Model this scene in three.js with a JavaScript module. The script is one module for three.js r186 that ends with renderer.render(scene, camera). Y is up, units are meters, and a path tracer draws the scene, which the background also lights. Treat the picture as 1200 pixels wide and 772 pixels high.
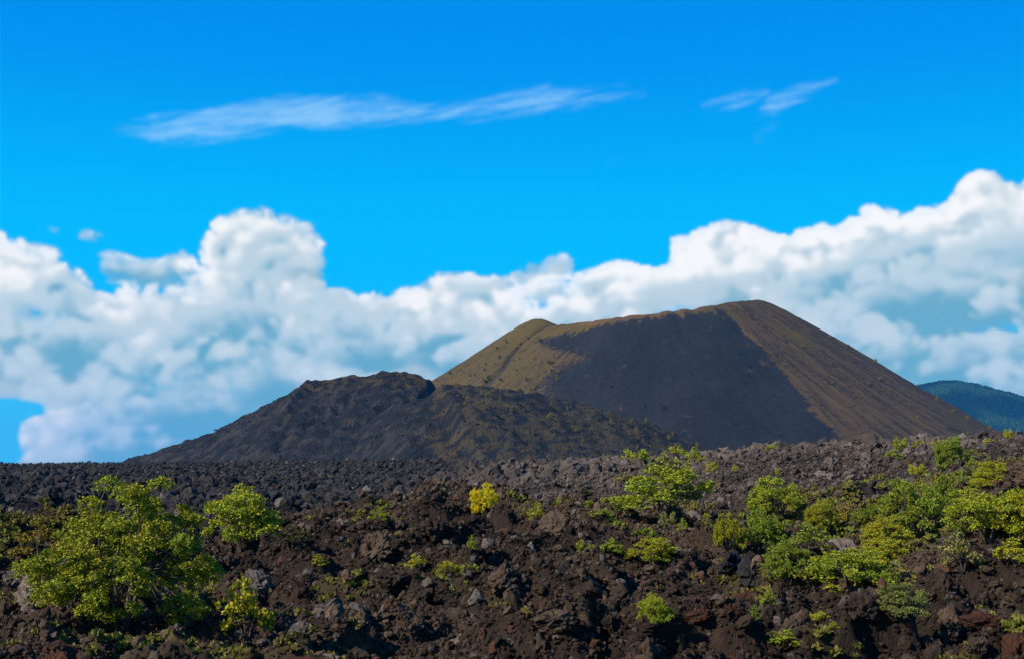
import * as THREE from 'three';
import { mergeGeometries, mergeVertices } from 'three/addons/utils/BufferGeometryUtils.js';

// ---------------------------------------------------------------- camera, exposure, sun, air
const scene = new THREE.Scene();
const camera = new THREE.PerspectiveCamera(29.16, 1024 / 658, 0.5, 40000);
camera.position.set(0, 7, 0);
camera.lookAt(0, 7 + 100 * 0.10572, -100);
const renderer = new THREE.WebGLRenderer({ antialias: true });
renderer.setSize(1024, 658);
renderer.toneMapping = THREE.LinearToneMapping;
renderer.toneMappingExposure = 1.6;
renderer.shadowMap.enabled = true;

const SUN = new THREE.Vector3(-0.68, 0.56, 0.42).normalize();
const sun = new THREE.DirectionalLight(new THREE.Color(1, 0.93, 0.82), 5);
sun.name = 'sun';
sun.position.copy(SUN).multiplyScalar(3000).add(new THREE.Vector3(0, 0, -900));
sun.target.position.set(0, 0, -900);
sun.castShadow = true;
Object.assign(sun.shadow.camera, { left: -1500, right: 1500, top: 1500, bottom: -1500, near: 10, far: 8000 });
sun.shadow.mapSize.set(4096, 4096);
scene.add(sun, sun.target);
scene.fog = new THREE.FogExp2(new THREE.Color(0.05, 0.44, 1.0), 2.5e-5);

// ---------------------------------------------------------------- noise and random helpers
function rng(seed) { let a = seed >>> 0; return () => { a = (a + 0x6d2b79f5) | 0; let t = Math.imul(a ^ (a >>> 15), 1 | a); t = (t + Math.imul(t ^ (t >>> 7), 61 | t)) ^ t; return ((t ^ (t >>> 14)) >>> 0) / 4294967296; }; }
const PERM = new Uint8Array(512);
{ const r = rng(1234), p = Array.from({ length: 256 }, (_, i) => i); for (let i = 255; i > 0; i--) { const j = Math.floor(r() * (i + 1)); [p[i], p[j]] = [p[j], p[i]]; } for (let i = 0; i < 512; i++) PERM[i] = p[i & 255]; }
const GX = new Float32Array([1, -1, 1, -1, 1, -1, 1, -1, 0, 0, 0, 0, 1, -1, 0, 0]);
const GY = new Float32Array([1, 1, -1, -1, 0, 0, 0, 0, 1, -1, 1, -1, 1, 1, 1, -1]);
const GZ = new Float32Array([0, 0, 0, 0, 1, 1, -1, -1, 1, 1, -1, -1, 0, 0, -1, -1]);
function noise(x, y, z) {   // gradient noise, about -1 to 1
  const xi = Math.floor(x), yi = Math.floor(y), zi = Math.floor(z);
  x -= xi; y -= yi; z -= zi;
  const X = xi & 255, Y = yi & 255, Z = zi & 255;
  const u = x * x * x * (x * (x * 6 - 15) + 10), v = y * y * y * (y * (y * 6 - 15) + 10), w = z * z * z * (z * (z * 6 - 15) + 10);
  const A = PERM[X] + Y, B = PERM[X + 1] + Y, AA = PERM[A] + Z, AB = PERM[A + 1] + Z, BA = PERM[B] + Z, BB = PERM[B + 1] + Z;
  let h = PERM[AA] & 15; const a = GX[h] * x + GY[h] * y + GZ[h] * z;
  h = PERM[BA] & 15; const b = GX[h] * (x - 1) + GY[h] * y + GZ[h] * z;
  h = PERM[AB] & 15; const c = GX[h] * x + GY[h] * (y - 1) + GZ[h] * z;
  h = PERM[BB] & 15; const d = GX[h] * (x - 1) + GY[h] * (y - 1) + GZ[h] * z;
  h = PERM[AA + 1] & 15; const e = GX[h] * x + GY[h] * y + GZ[h] * (z - 1);
  h = PERM[BA + 1] & 15; const f = GX[h] * (x - 1) + GY[h] * y + GZ[h] * (z - 1);
  h = PERM[AB + 1] & 15; const g = GX[h] * x + GY[h] * (y - 1) + GZ[h] * (z - 1);
  h = PERM[BB + 1] & 15; const k = GX[h] * (x - 1) + GY[h] * (y - 1) + GZ[h] * (z - 1);
  const p = a + u * (b - a), q = c + u * (d - c), r = e + u * (f - e), s = g + u * (k - g);
  const m = p + v * (q - p), n = r + v * (s - r);
  return m + w * (n - m);
}
function fbm(x, y, z, o) { let s = 0, a = 0.5; for (let i = 0; i < o; i++) { s += a * noise(x, y, z); x = x * 2.03 + 11.3; y = y * 2.03 + 5.7; z = z * 2.03 + 3.1; a *= 0.5; } return s; }
function ridged(x, y, z, o) { let s = 0, a = 0.5; for (let i = 0; i < o; i++) { s += a * (1 - 2 * Math.abs(noise(x, y, z))); x = x * 2.07 + 7.3; y = y * 2.07 + 1.7; z = z * 2.07 + 9.1; a *= 0.5; } return s; }
function billow(x, y, z, o) { let s = 0, a = 0.5; for (let i = 0; i < o; i++) { s += a * (2 * Math.abs(noise(x, y, z)) - 0.5); x = x * 2.05 + 7.3; y = y * 2.05 + 1.7; z = z * 2.05 + 9.1; a *= 0.5; } return s; }
const clamp = (x, a = 0, b = 1) => (x < a ? a : x > b ? b : x);
const sstep = (a, b, x) => { const t = clamp((x - a) / (b - a)); return t * t * (3 - 2 * t); };
const lerp = (a, b, t) => a + (b - a) * t;
const mix3 = (a, b, t) => [lerp(a[0], b[0], t), lerp(a[1], b[1], t), lerp(a[2], b[2], t)];
const CLOUD_LOBES = [[-23.16,7.01,2.7,2.31,1],[-21.52,7.56,2.31,1.74,1],[-20.14,7.16,1.74,1.16,1],[-21.08,4.95,4.24,2.7,1],[-19.14,6.36,1.54,1.0,1],[-24.21,8.54,2.31,1.93,1],[-17.38,8.38,1.23,0.77,0.62],[-16.12,8.17,1.62,0.85,0.7],[-15.01,8.59,0.93,0.77,0.62],[-20.03,9.81,0.93,0.39,0.47],[-18.91,9.62,0.85,0.42,0.5],[-18.11,8.89,0.77,0.46,0.4],[-11.94,9.98,1.62,1.27,1.1],[-10.61,9.27,1.93,1.62,1.1],[-12.75,9.27,1.23,1.23,1],[-9.73,8.27,1.23,1.47,1],[-11.81,7.46,2.7,1.74,1],[-16.96,6.18,2.31,1.23,1],[-15.15,5.6,3.47,1.85,1],[-13.32,5.27,3.86,2.31,1],[-18.31,4.3,4.63,1.93,1],[-10.35,5.41,2.89,2.31,1],[-8.03,6.66,1.08,1.16,1],[-7.7,5.25,2.12,1.93,1],[-6.27,6.54,1.31,1.04,1],[-4.73,6.78,1.62,1.0,1],[-2.72,7.61,1.62,1.08,1.1],[-1.24,7.11,1.62,1.31,1.1],[0.08,6.19,1.08,0.93,1],[-3.48,5.48,3.67,1.93,1],[-6.55,4.5,3.47,1.93,1],[-18.54,0.76,4.24,1.39,1],[-15.93,1.4,3.28,1.62,1],[-20.06,0.18,1.93,0.85,0.9],[-13.97,2.16,4.63,2.01,1],[-10.3,2.75,4.24,2.39,1],[-17.91,2.66,3.28,1.0,1],[-22.37,3.66,2.7,1.0,1],[-19.94,1.55,1.16,0.62,0.7],[0.86,8.39,1.0,0.77,0.42],[2.03,8.77,0.93,0.62,0.5],[1.75,7.61,1.39,0.62,0.5],[0.23,8.19,0.69,0.39,0.35],[2.13,6.46,1.54,0.85,0.7],[4.12,7.98,1.39,0.85,1],[5.28,8.31,1.31,0.85,1.1],[6.59,7.68,1.74,0.93,1],[3.26,7.14,1.54,0.62,0.8],[8.3,9.25,1.31,1.16,1.1],[9.67,9.67,1.39,1.0,1.1],[10.8,9.26,1.23,1.08,1.1],[8.88,7.91,3.28,1.39,1],[12.6,9.05,1.62,1.04,1],[14.08,9.33,1.7,1.08,1.05],[12.64,7.81,4.24,2.01,1],[16.18,9.87,1.39,1.23,1.1],[17.49,9.59,1.62,1.08,1.05],[15.21,7.73,4.63,2.01,1],[18.66,9.67,1.39,1.0,1.1],[18.81,8.68,3.09,2.01,1],[20.64,11.39,1.0,0.85,1.2],[20.47,10.57,1.04,1.31,1.15],[21.9,10.47,1.47,1.23,1.1],[23.51,10.57,1.7,1.31,1.1],[22.57,8.64,3.47,2.7,1],[20.48,7.14,3.86,1.93,1],[17.32,6.28,4.63,1.62,1],[13.71,6.39,3.86,1.62,1],[18.66,4.29,5.79,1.31,1],[15.49,4.85,4.24,1.39,1],[22.38,4.01,3.86,1.62,1],[21.66,2.53,3.47,1.08,1],[25.5,8.45,4.24,3.47,1],[25.31,4.27,4.24,2.31,1],[-25.65,4.96,3.47,2.7,1],[-25.81,1.48,3.47,1.93,1],[5.23,6.93,1.74,0.69,0.95],[3.49,6.64,1.54,0.69,0.9],[5.79,4.7,5.79,1.93,0.9],[10.71,4.64,4.63,1.93,0.9],[0.77,4.34,4.63,1.93,0.9],[-18.2,1.02,2.31,1.0,1.1],[-19.93,1.37,1.31,0.77,1],[-16.79,0.55,2.31,0.77,1.1],[19.67,3.72,3.47,0.93,1.1],[16.54,4.16,3.09,0.93,1.1],[22.02,3.31,2.31,0.93,1.1],[20.76,5.5,2.89,0.66,-0.34],[19.06,7.82,1.31,0.62,-0.5],[21.53,7.81,1.16,0.46,-0.35],[-20.28,6.17,1.93,0.93,-0.65],[-18.88,5.64,1.16,0.69,-0.4],[-13.08,3.02,3.67,0.85,-0.45],[-21.51,2.25,1.31,0.39,-0.9],[-21.78,0.53,0.85,0.62,-0.85],[-22.93,1.34,1.93,0.77,-0.8],[15.56,7.34,2.31,0.62,-0.3],[6.22,9.3,1.16,0.54,-0.6]];   // azimuth, elevation, half width, half height in degrees, weight
const CIRRUS = [[[-17.93,14.18,0.23,0.25],[-16.13,14.42,0.5,0.7],[-14.11,14.56,0.54,0.8],[-11.31,15.34,0.58,0.9],[-8.63,15.57,0.5,0.9],[-6.3,15.69,0.5,0.8],[-3.94,15.67,0.35,0.5],[-1.19,15.89,0.42,0.6],[1.58,16.3,0.46,0.7],[3.56,16.35,0.35,0.55],[5.92,16.55,0.23,0.3]],[[8.82,15.75,0.15,0.3],[10.18,16.02,0.31,0.62],[11.52,16.32,0.23,0.45]],[[11.23,15.27,0.15,0.25],[11.88,15.68,0.35,0.65],[13.22,16.15,0.31,0.6],[14.65,16.52,0.19,0.35]],[[11.09,14.24,0.19,0.2],[11.86,14.76,0.27,0.25]],[[4.52,13.66,0.15,0.14],[5.5,13.95,0.15,0.12]]];   // azimuth, elevation, half width, strength

// ---------------------------------------------------------------- sky: blue air, a bank of cumulus all round, thin cirrus
{
  const W = 4096, H = 2048, R0 = 1000, NR = 640, PD = W / 360;       // rows R0.. hold elevations from about -2 degrees up
  const field = new Float32Array(W * NR);
  const ALL = [];
  const lobe = (az, el, rx, ry, w) => {
    ALL.push([az, el, rx, ry, w]);
    const cx = W * 0.25 + az * PD, cy = H / 2 + el * PD - R0, kx = rx * PD * 1.5, ky = ry * PD * 1.5;
    for (let j = Math.max(0, Math.floor(cy - ky)); j <= Math.min(NR - 1, cy + ky); j++) for (let i = Math.floor(cx - kx); i <= cx + kx; i++) {
      const dx = (i - cx) / kx, dy = (j - cy) / ky, q = 1 - (dx * dx + dy * dy);
      if (q <= 0) continue;
      const at = j * W + ((i % W) + W) % W, v = q * q * w * 1.25;
      field[at] = w > 0 ? Math.max(field[at], v) + 0.3 * Math.min(field[at], v) : field[at] + v;
    }
  };
  for (const l of CLOUD_LOBES) if (l[4] > 0) lobe(...l);
  const r = rng(77);
  for (let az = 31; az < 329; az += 4 + r() * 4) {                   // the same bank goes on round the horizon
    const top = 4 + 6.5 * r();
    for (let k = 0; k < 9; k++) { const e = top * Math.sqrt(r()); lobe(az + (r() - 0.5) * 9, e, 1.2 + 2.6 * r() * (1.3 - e / 12), 0.9 + 1.2 * r(), 0.9 + 0.2 * r()); }
    for (let k = 0; k < 3; k++) lobe(az + (r() - 0.5) * 9, 1 + 3 * r(), 4.5, 1.6, 0.95);
    if (r() < 0.5) lobe(az + (r() - 0.5) * 6, 2 + 5 * r(), 2.4, 0.8, -0.6);
  }
  for (const l of CLOUD_LOBES) if (l[4] < 0) lobe(...l);
  // billowing edges
  const dens = new Float32Array(W * NR).fill(-1), detail = new Float32Array(W * NR);
  for (let j = 0; j < NR; j++) {
    const el = (R0 + j + 0.5 - H / 2) / PD * Math.PI / 180, ce = Math.cos(el), y = Math.sin(el);
    for (let i = 0; i < W; i++) {
      const at = j * W + i, f = field[at];
      if (f < 0.02) continue;
      const a = (i + 0.5) / W * 2 * Math.PI - Math.PI, x = ce * Math.cos(a), z = ce * Math.sin(a);
      const wx = fbm(x * 22, y * 22, z * 22, 2) * 0.012, wy = fbm(x * 22 + 9, y * 22, z * 22, 2) * 0.012;
      const b = billow((x + wx) * 14, (y + wy) * 18, z * 14, 3), fine = billow((x + wx) * 48, (y + wy) * 56, z * 48, 4);
      detail[at] = fine + 0.5 * b;
      const n = fbm(x * 9 + 4, y * 12, z * 9, 3);
      dens[at] = f + (0.55 * b + 0.42 * fine + 0.3 * n) * Math.min(1, 0.4 + f * 1.2) - 0.3;
    }
  }
  // blurred copies give the soft inner light of a cloud
  const blur = (src, n) => {
    const t = new Float32Array(W * NR), o = new Float32Array(W * NR), k = 1 / (2 * n + 1);
    for (let j = 0; j < NR; j++) { let s = 0; for (let i = -n; i <= n; i++) s += Math.max(0, src[j * W + ((i + W) % W)]); for (let i = 0; i < W; i++) { t[j * W + i] = s * k; s += Math.max(0, src[j * W + (i + n + 1) % W]) - Math.max(0, src[j * W + (i - n + W) % W]); } }
    for (let i = 0; i < W; i++) { let s = 0; for (let j = -n; j <= n; j++) s += t[clamp(j, 0, NR - 1) * W + i]; for (let j = 0; j < NR; j++) { o[j * W + i] = s * k; s += t[Math.min(NR - 1, j + n + 1) * W + i] - t[Math.max(0, j - n) * W + i]; } }
    return o;
  };
  const soft = blur(dens, 2);
  const cir = new Float32Array(W * NR);
  for (let az = 40; az < 325; az += 26) { const e = 12 + 14 * r(), l = [[az, e, 0.2, 0.1]]; for (let k = 1; k < 6; k++) l.push([az + k * 3, e + k * 0.5 + r(), 0.3 + 0.4 * r(), k < 5 ? 0.4 + 0.4 * r() : 0.1]); CIRRUS.push(l); }   // more of the same streaks round the sky
  for (const line of CIRRUS) for (let k = 0; k + 1 < line.length; k++) {
    const [a0, e0, w0, s0] = line[k], [a1, e1, w1, s1] = line[k + 1];
    const x0 = W * 0.25 + a0 * PD, y0 = H / 2 + e0 * PD - R0, x1 = W * 0.25 + a1 * PD, y1 = H / 2 + e1 * PD - R0, m = Math.max(w0, w1) * PD * 2.4, dx = x1 - x0, dy = y1 - y0, l2 = dx * dx + dy * dy;
    for (let j = Math.floor(Math.min(y0, y1) - m); j <= Math.max(y0, y1) + m; j++) for (let i = Math.floor(Math.min(x0, x1) - m); i <= Math.max(x0, x1) + m; i++) {
      const t = clamp(((i - x0) * dx + (j - y0) * dy) / l2), d = Math.hypot(i - x0 - t * dx, j - y0 - t * dy) / (lerp(w0, w1, t) * PD * 1.9);
      if (d < 1) { const at = j * W + ((i % W) + W) % W; cir[at] = Math.max(cir[at], Math.pow(1 - d * d, 1.3) * lerp(s0, s1, t)); }
    }
  }
  // the puffs: every lobe carries smaller ones along its top; upper ones first, lower ones lie in front of them
  const puffs = [];
  {
    const q = rng(5);
    for (const [az, el, rx, ry, w] of ALL) {
      if (w < 0.3) continue;
      const n = Math.abs(az) > 32 ? 2 : w < 0.8 ? 3 : 6;
      puffs.push([az, el, rx, ry, w * 0.8]);
      for (let k = 0; k < n; k++) {
        const a = -0.35 + q() * 3.85, d = 0.35 + 0.6 * q(), s = Math.min(rx, ry) * (0.4 + 0.5 * q());
        puffs.push([az + Math.cos(a) * rx * d, el + Math.sin(a) * ry * d, s * (1 + 0.5 * q()), s, w * (0.75 + 0.3 * q())]);
      }
    }
    puffs.sort((a, b) => b[1] + b[3] * 0.6 - a[1] - a[3] * 0.6);
  }
  const pa = new Float32Array(W * NR), pl = new Float32Array(W * NR);
  puffs.forEach(([az, el, rx, ry, w], id) => {
    const cx = W * 0.25 + az * PD, cy = H / 2 + el * PD - R0, kx = rx * PD * 1.35, ky = ry * PD * 1.35, ox = id * 3.7, tone = 0.86 + 0.28 * ((id * 0.618) % 1);
    for (let j = Math.max(0, Math.floor(cy - ky)); j <= Math.min(NR - 1, cy + ky); j++) for (let i = Math.floor(cx - kx); i <= cx + kx; i++) {
      const dx = (i - cx) / kx, dy = (j - cy) / ky, r2 = dx * dx + dy * dy;
      if (r2 >= 1) continue;
      const at = j * W + ((i % W) + W) % W;
      const under = sstep(-0.03, 0.2, dens[at]);
      if (under <= 0) continue;
      const nz = detail[at], n2 = 0.5 * noise(i * 0.11 + ox, j * 0.13, 3) + 0.3 * noise(i * 0.25 + ox, j * 0.27, 8);
      const e = 1 - Math.sqrt(r2) + nz * 0.5 + n2 * 0.16 - 0.1;
      const al = sstep(0.02, 0.34, e) * sstep(-0.85, 0.5, dy + n2 * 0.3) * clamp(w) * under * 0.85;
      if (al <= 0) continue;
      const z = Math.sqrt(1 - r2), li = clamp((0.26 + 0.72 * (-dx * 0.55 + dy * 0.8) + 0.2 * z + nz * 0.14) * tone);
      pl[at] = lerp(pl[at], li, al); pa[at] = pa[at] + al * (1 - pa[at]);
    }
  });
  const pls = blur(pl, 1), ds = blur(detail, 1);
  const data = new Float32Array(W * H * 4);
  const below = [0.10, 0.09, 0.08], GAIN = 1 / renderer.toneMappingExposure;
  for (let j = 0; j < H; j++) {
    const el = (j + 0.5 - H / 2) / PD, row = j - R0;
    let air = el < 9 ? mix3([0.05, 0.57, 0.96], [0.0, 0.50, 1.0], sstep(0, 9, el)) : mix3([0.0, 0.50, 1.0], [0.0, 0.275, 0.87], sstep(9, 20, el));
    air = mix3(air, [0.0, 0.10, 0.48], sstep(21, 80, el));
    for (let i = 0; i < W; i++) {
      const o = (j * W + i) * 4;
      let c = air;
      if (el < 0) c = below;
      if (row >= 0 && row < NR && el >= 0) {
        const at = row * W + i;
        const ce = Math.cos(el * Math.PI / 180), a = (i + 0.5) / W * 2 * Math.PI - Math.PI, X = ce * Math.cos(a), Z = ce * Math.sin(a), Y = Math.sin(el * Math.PI / 180);
        let ci = cir[at];
        if (ci > 0.005) {
          const az = a * 57.3 + 90, lo = az * 0.985 + el * 0.17, ac = el * 0.985 - az * 0.17;
          const w = 0.6 * noise(lo * 0.35, ac * 0.9, 2), n = 0.5 + 1.0 * fbm(lo * 0.4, ac * 2.6 + w, 4, 5) + 0.3 * fbm(lo * 1.1, ac * 7.5 + w * 2, 7, 3);
          ci = clamp(sstep(0.0, 1.1, ci + (n - 0.62) * 0.95) * Math.min(1, ci * 2.4) * 0.68);
          if (ci > 0) c = mix3(c, [0.36, 0.68, 0.98], ci);
        }
        const d = dens[at];
        if (d > -0.1) {
          let acc = 0;
          for (let k = 1; k <= 14; k++) { const s = k * 2.6 + k * k * 0.14, ii = ((Math.round(i - s * 0.62) % W) + W) % W, jj = Math.round(row + s * 0.78); if (jj < NR) acc += Math.min(soft[jj * W + ii], 0.6); }
          const march = Math.exp(-acc * 0.2);
          const low = sstep(-0.09, 0.24, fbm(X * 9 + 2.6, Y * 15 + 0.4, Z * 9, 4) + 0.06 * ds[at]);
          const grey = mix3([0.17, 0.41, 0.53], [0.43, 0.58, 0.67], low);
          const lit = clamp(lerp(pl[at], pls[at], sstep(0.15, 0.6, d)) * (0.52 + 0.66 * march) + 0.3 * march * (1 - pa[at]) + ds[at] * 0.04 + (low - 0.55) * 0.28);
          let cl = mix3(grey, [0.56, 0.69, 0.77], sstep(0.08, 0.4, lit));
          cl = mix3(cl, [0.99, 0.985, 0.98], sstep(0.4, 0.8, lit));
          const alpha = sstep(-0.02, 0.12, d) * (0.6 + 0.4 * sstep(0.05, 0.6, d));
          c = mix3(c, cl, clamp(Math.max(alpha, pa[at] * 0.9)) * (0.9 + 0.1 * sstep(0.1, 0.5, Math.max(low, lit))));
        }
      }
      data[o] = c[0] * GAIN; data[o + 1] = c[1] * GAIN; data[o + 2] = c[2] * GAIN; data[o + 3] = 1;
    }
  }
  const sky = new THREE.DataTexture(data, W, H, THREE.RGBAFormat, THREE.FloatType);
  sky.mapping = THREE.EquirectangularReflectionMapping; sky.magFilter = THREE.LinearFilter; sky.minFilter = THREE.LinearFilter; sky.needsUpdate = true;
  scene.background = sky; scene.environment = sky;
}
const FIELD_S = [-0.7407, -0.5051, -0.404, -0.303, -0.202, -0.101, 0.0, 0.101, 0.202, 0.303, 0.404, 0.5387, 0.7407];
const FIELD_D = [4, 15, 25, 35, 45, 55, 65, 75, 85, 100, 115, 130, 142, 155, 180, 220, 300, 450, 700, 1000];
const FIELD_Y = [[0.0,0.0,0.0,0.0,-0.3,0.0,0.3,1.0,1.5,0.0,-0.5,-1.0,-1.25,-1.4,-1.5,-1.1,-1.1,-0.8,-2.4,-3],[0.0,0.0,0.0,0.0,-0.3,0.0,0.3,1.0,1.5,0.0,-0.5,-1.0,-1.25,-1.4,-1.5,-1.1,-1.1,-0.8,-2.4,-3],[0.0,0.0,0.0,0.0,-0.3,0.0,0.3,1.0,1.5,0.0,-0.5,-1.0,-1.25,-1.4,-1.5,-1.1,-1.1,-0.8,-2.4,-3],[0.0,0.0,0.0,0.0,-0.3,0.0,0.2,0.5,0.6,-0.5,-1.0,-1.5,-1.75,-1.9,-2.0,-1.6,-1.6,-1.2,-2.2,-3],[0.0,0.0,0.0,0.0,-0.3,0.0,0.2,0.4,0.5,-0.3,-1.2,-2.0,-2.25,-2.2,-2.0,-1.6,-1.3,-0.5,-0.4,-3],[0.0,0.0,0.0,0.0,-0.3,0.0,0.7,1.5,2.2,2.0,0.0,-1.0,-1.55,-1.8,-2.0,-1.6,-1.3,-0.2,0.1,-3],[0.0,0.0,0.0,0.0,-0.2,0.1,0.7,1.5,2.3,2.2,0.5,0.0,0.25,0.8,2.0,3.4,1.9,0.5,-0.4,-3],[0,0,0,0,-0.1,0.2,0.6,1.1,1.8,1.7,0.5,0.8,1.0,2.2,4.0,4.3,3.4,1.5,-0.4,-3],[0,0,0,0,0,0.3,0.6,0.7,-0.1,-0.3,1,2,4.5,6.4,6.3,5.8,4.4,2.0,-0.4,-3],[0,0,0,0,0,0.2,0.4,0.1,-0.2,1.2,2.3,4,6.0,7.2,7.2,6.3,4.4,2.0,-0.4,-3],[0,0,0,0,0.2,0.6,1.5,2,2.6,3.5,4.5,6,7.5,7.7,7.5,6.8,4.4,2.0,-0.4,-3],[0,0,0,0,0.2,0.6,1.5,2,2.6,3.5,4.5,6,7.5,7.7,7.5,6.8,4.4,2.0,-0.4,-3],[0,0,0,0,0.2,0.6,1.5,2,2.6,3.5,4.5,6,7.5,7.7,7.5,6.8,4.4,2.0,-0.4,-3]];   // heights above the near ground, by bearing and distance

// ---------------------------------------------------------------- where plants and the largest boulders stand: x, z, width, height, kind, colour; x, z, size, tone, flatness (metres)
const PLANTS = [[-14.47,-47.52,6.9,4.96,"T","big"],
  [-16.48,-78.2,4.78,3.43,"A","airy"],
  [-9.52,-46.53,1.9,2.03,"S","yel"],
  [-12.22,-70.69,2.16,1.13,"S","dark"],
  [-23.55,-63.85,2.97,1.91,"S","olive"],
  [-1.77,-80.39,1.98,1.66,"D","dome"],
  [-7.68,-73.36,1.17,0.83,"S","lime"],
  [-6.57,-74.17,0.44,0.3,"S","lime"],
  [-1.91,-61.18,0.49,0.73,"S","lime"],
  [-2.93,-58.87,1.02,0.59,"S","yel"],
  [-4.89,-64.12,1.28,0.77,"S","yel"],
  [-8.1,-68.09,0.5,0.45,"S","lime"],
  [-9.42,-63.11,0.84,0.59,"S","yel"],
  [0.89,-78.59,0.94,0.63,"S","grey"],
  [1.7,-77.41,1.34,0.93,"S","yel"],
  [1.61,-86.21,0.69,0.46,"S","lime"],
  [3.41,-91.23,0.55,0.61,"S","lime"],
  [4.97,-82.76,0.72,0.44,"S","lime"],
  [3.12,-57.95,0.5,0.58,"S","lime"],
  [3.52,-56.94,0.3,0.3,"S","lime"],
  [10.14,-85.51,6.27,2.96,"A","lime"],
  [7.1,-87.32,1.86,1.75,"U","sapling"],
  [5.49,-78.43,1.57,0.47,"S","lime"],
  [17.76,-181.72,3.89,2.92,"S","lime"],
  [20.25,-172.88,3.12,2.31,"S","lime"],
  [24.07,-186.27,4.24,2.87,"S","lime"],
  [25.51,-175.6,2.59,2.35,"S","lime"],
  [19.01,-157.93,4.43,3.17,"S","grey"],
  [20.61,-151.85,1.83,2.03,"S","lime"],
  [23.48,-149.96,1.71,1.4,"S","yel"],
  [14.58,-161.6,3.02,1.73,"S","grey"],
  [9.71,-79.69,1.06,1.17,"S","grey"],
  [9.89,-74.26,0.69,0.79,"S","lime"],
  [11.23,-73.57,0.59,0.54,"S","lime"],
  [11.25,-72.85,0.53,0.82,"S","grey"],
  [6.61,-61.47,2.29,1.22,"A","yel"],
  [4.83,-61.66,1.23,0.74,"S","lime"],
  [4.59,-41.39,1.09,0.93,"A","lime"],
  [11.4,-67.25,1.48,1.61,"D","yeld"],
  [22.31,-107.28,4.43,3.15,"A","lime"],
  [13.38,-68.7,2.37,2.37,"D","green"],
  [20.46,-107.68,1.87,2.15,"S","green"],
  [11.62,-53.45,2.34,1.77,"A","green"],
  [23.15,-95.27,2.54,2.16,"D","yeld"],
  [25.69,-95.23,1.78,1.27,"S","green"],
  [26.71,-95,1.52,1.39,"D","green"],
  [19.61,-67.03,2.5,1.6,"A","yel"],
  [27,-85.4,4.32,3.64,"A","green"],
  [31.14,-92.36,3.2,2.95,"D","green"],
  [23.15,-62.13,3.56,2.23,"A","lime"],
  [19.42,-55.18,1.69,1.54,"S","grey"],
  [24.07,-61.57,2.13,2.29,"A","yel"],
  [13.68,-51.62,3.15,1.57,"A","lime"],
  [12.56,-52.66,2.09,1.05,"S","lime"],
  [12.85,-56.56,2.1,1.13,"S","green"],
  [16.16,-56.6,2.25,1.13,"A","yel"],
  [21.45,-54.55,1.81,1.09,"S","yel"],
  [16.19,-54.05,1.5,1.15,"S","grey"],
  [42.97,-123.93,3.32,2.74,"D","green"],
  [42.62,-139.47,1.59,1.68,"S","lime"],
  [40.85,-136.13,2.01,1.19,"S","lime"],
  [46.22,-144.23,1.74,0.87,"S","yel"],
  [47.74,-142.42,2.1,0.95,"S","yel"],
  [39.36,-123.65,1.74,1.41,"S","yel"],
  [33.74,-89.7,2.52,1.8,"A","yel"],
  [43.94,-121.34,1.46,0.97,"S","lime"],
  [51.29,-136.57,1.37,0.82,"S","yel"],
  [53.39,-136.53,1.01,1.37,"S","yel"],
  [57.04,-312.87,2.1,2.31,"S","lime"],
  [33.23,-162.56,1.63,1.09,"S","lime"],
  [25.51,-145.52,0.88,0.88,"S","yel"],
  [28.36,-135.92,0.55,1,"S","yel"],
  [13.2,-43.44,1.78,1.09,"A","twig"],
  [8.92,-42.26,1.28,0.5,"S","lime"],
  [9.21,-46.41,0.52,0.71,"S","lime"],
  [10.66,-45.44,0.9,0.39,"S","yel"],
  [7.96,-42.01,0.39,0.5,"S","green"],
  [10.59,-42.43,0.39,0.22,"S","lime"]];
const BOULDERS = [[-18.54,-50.47,1.99,2,0.95],[-16.26,-46.88,1.05,1,0.95],[-7.07,-66.49,1.69,0,0.95],[-4.54,-71.88,1.63,1,0.95],[-0.36,-54.66,1.39,0,0.95],[2.48,-74.41,1.69,0,0.95],[-2.01,-50.75,1.03,0,0.95],[-6.28,-43.21,0.83,1,0.95],[10.52,-56.69,1.28,3,0.95],[9.98,-57.83,1.31,3,0.95],[3.41,-43.02,0.97,1,0.95],[7.12,-46.77,1.05,1,0.95],[15.42,-46.56,1.31,1,0.95],[15.04,-41.38,0.84,4,0.95],[6.13,-42.21,0.85,4,0.95],[-5.41,-58.36,1.64,1,0.95],[-12.04,-60.55,1.36,2,0.95],[-15.31,-85.07,1.45,1,0.95],[-21.25,-55.27,1.25,2,0.95],[11.76,-43.37,0.98,1,0.95],[2.36,-88.38,0.7,2,0.95],[1.42,-106.5,0.85,2,0.95],[41.21,-130.94,1.19,0,0.95],[35.42,-89,1.52,0,0.95],[3.99,-91.98,0.84,2,0.95]];

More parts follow.
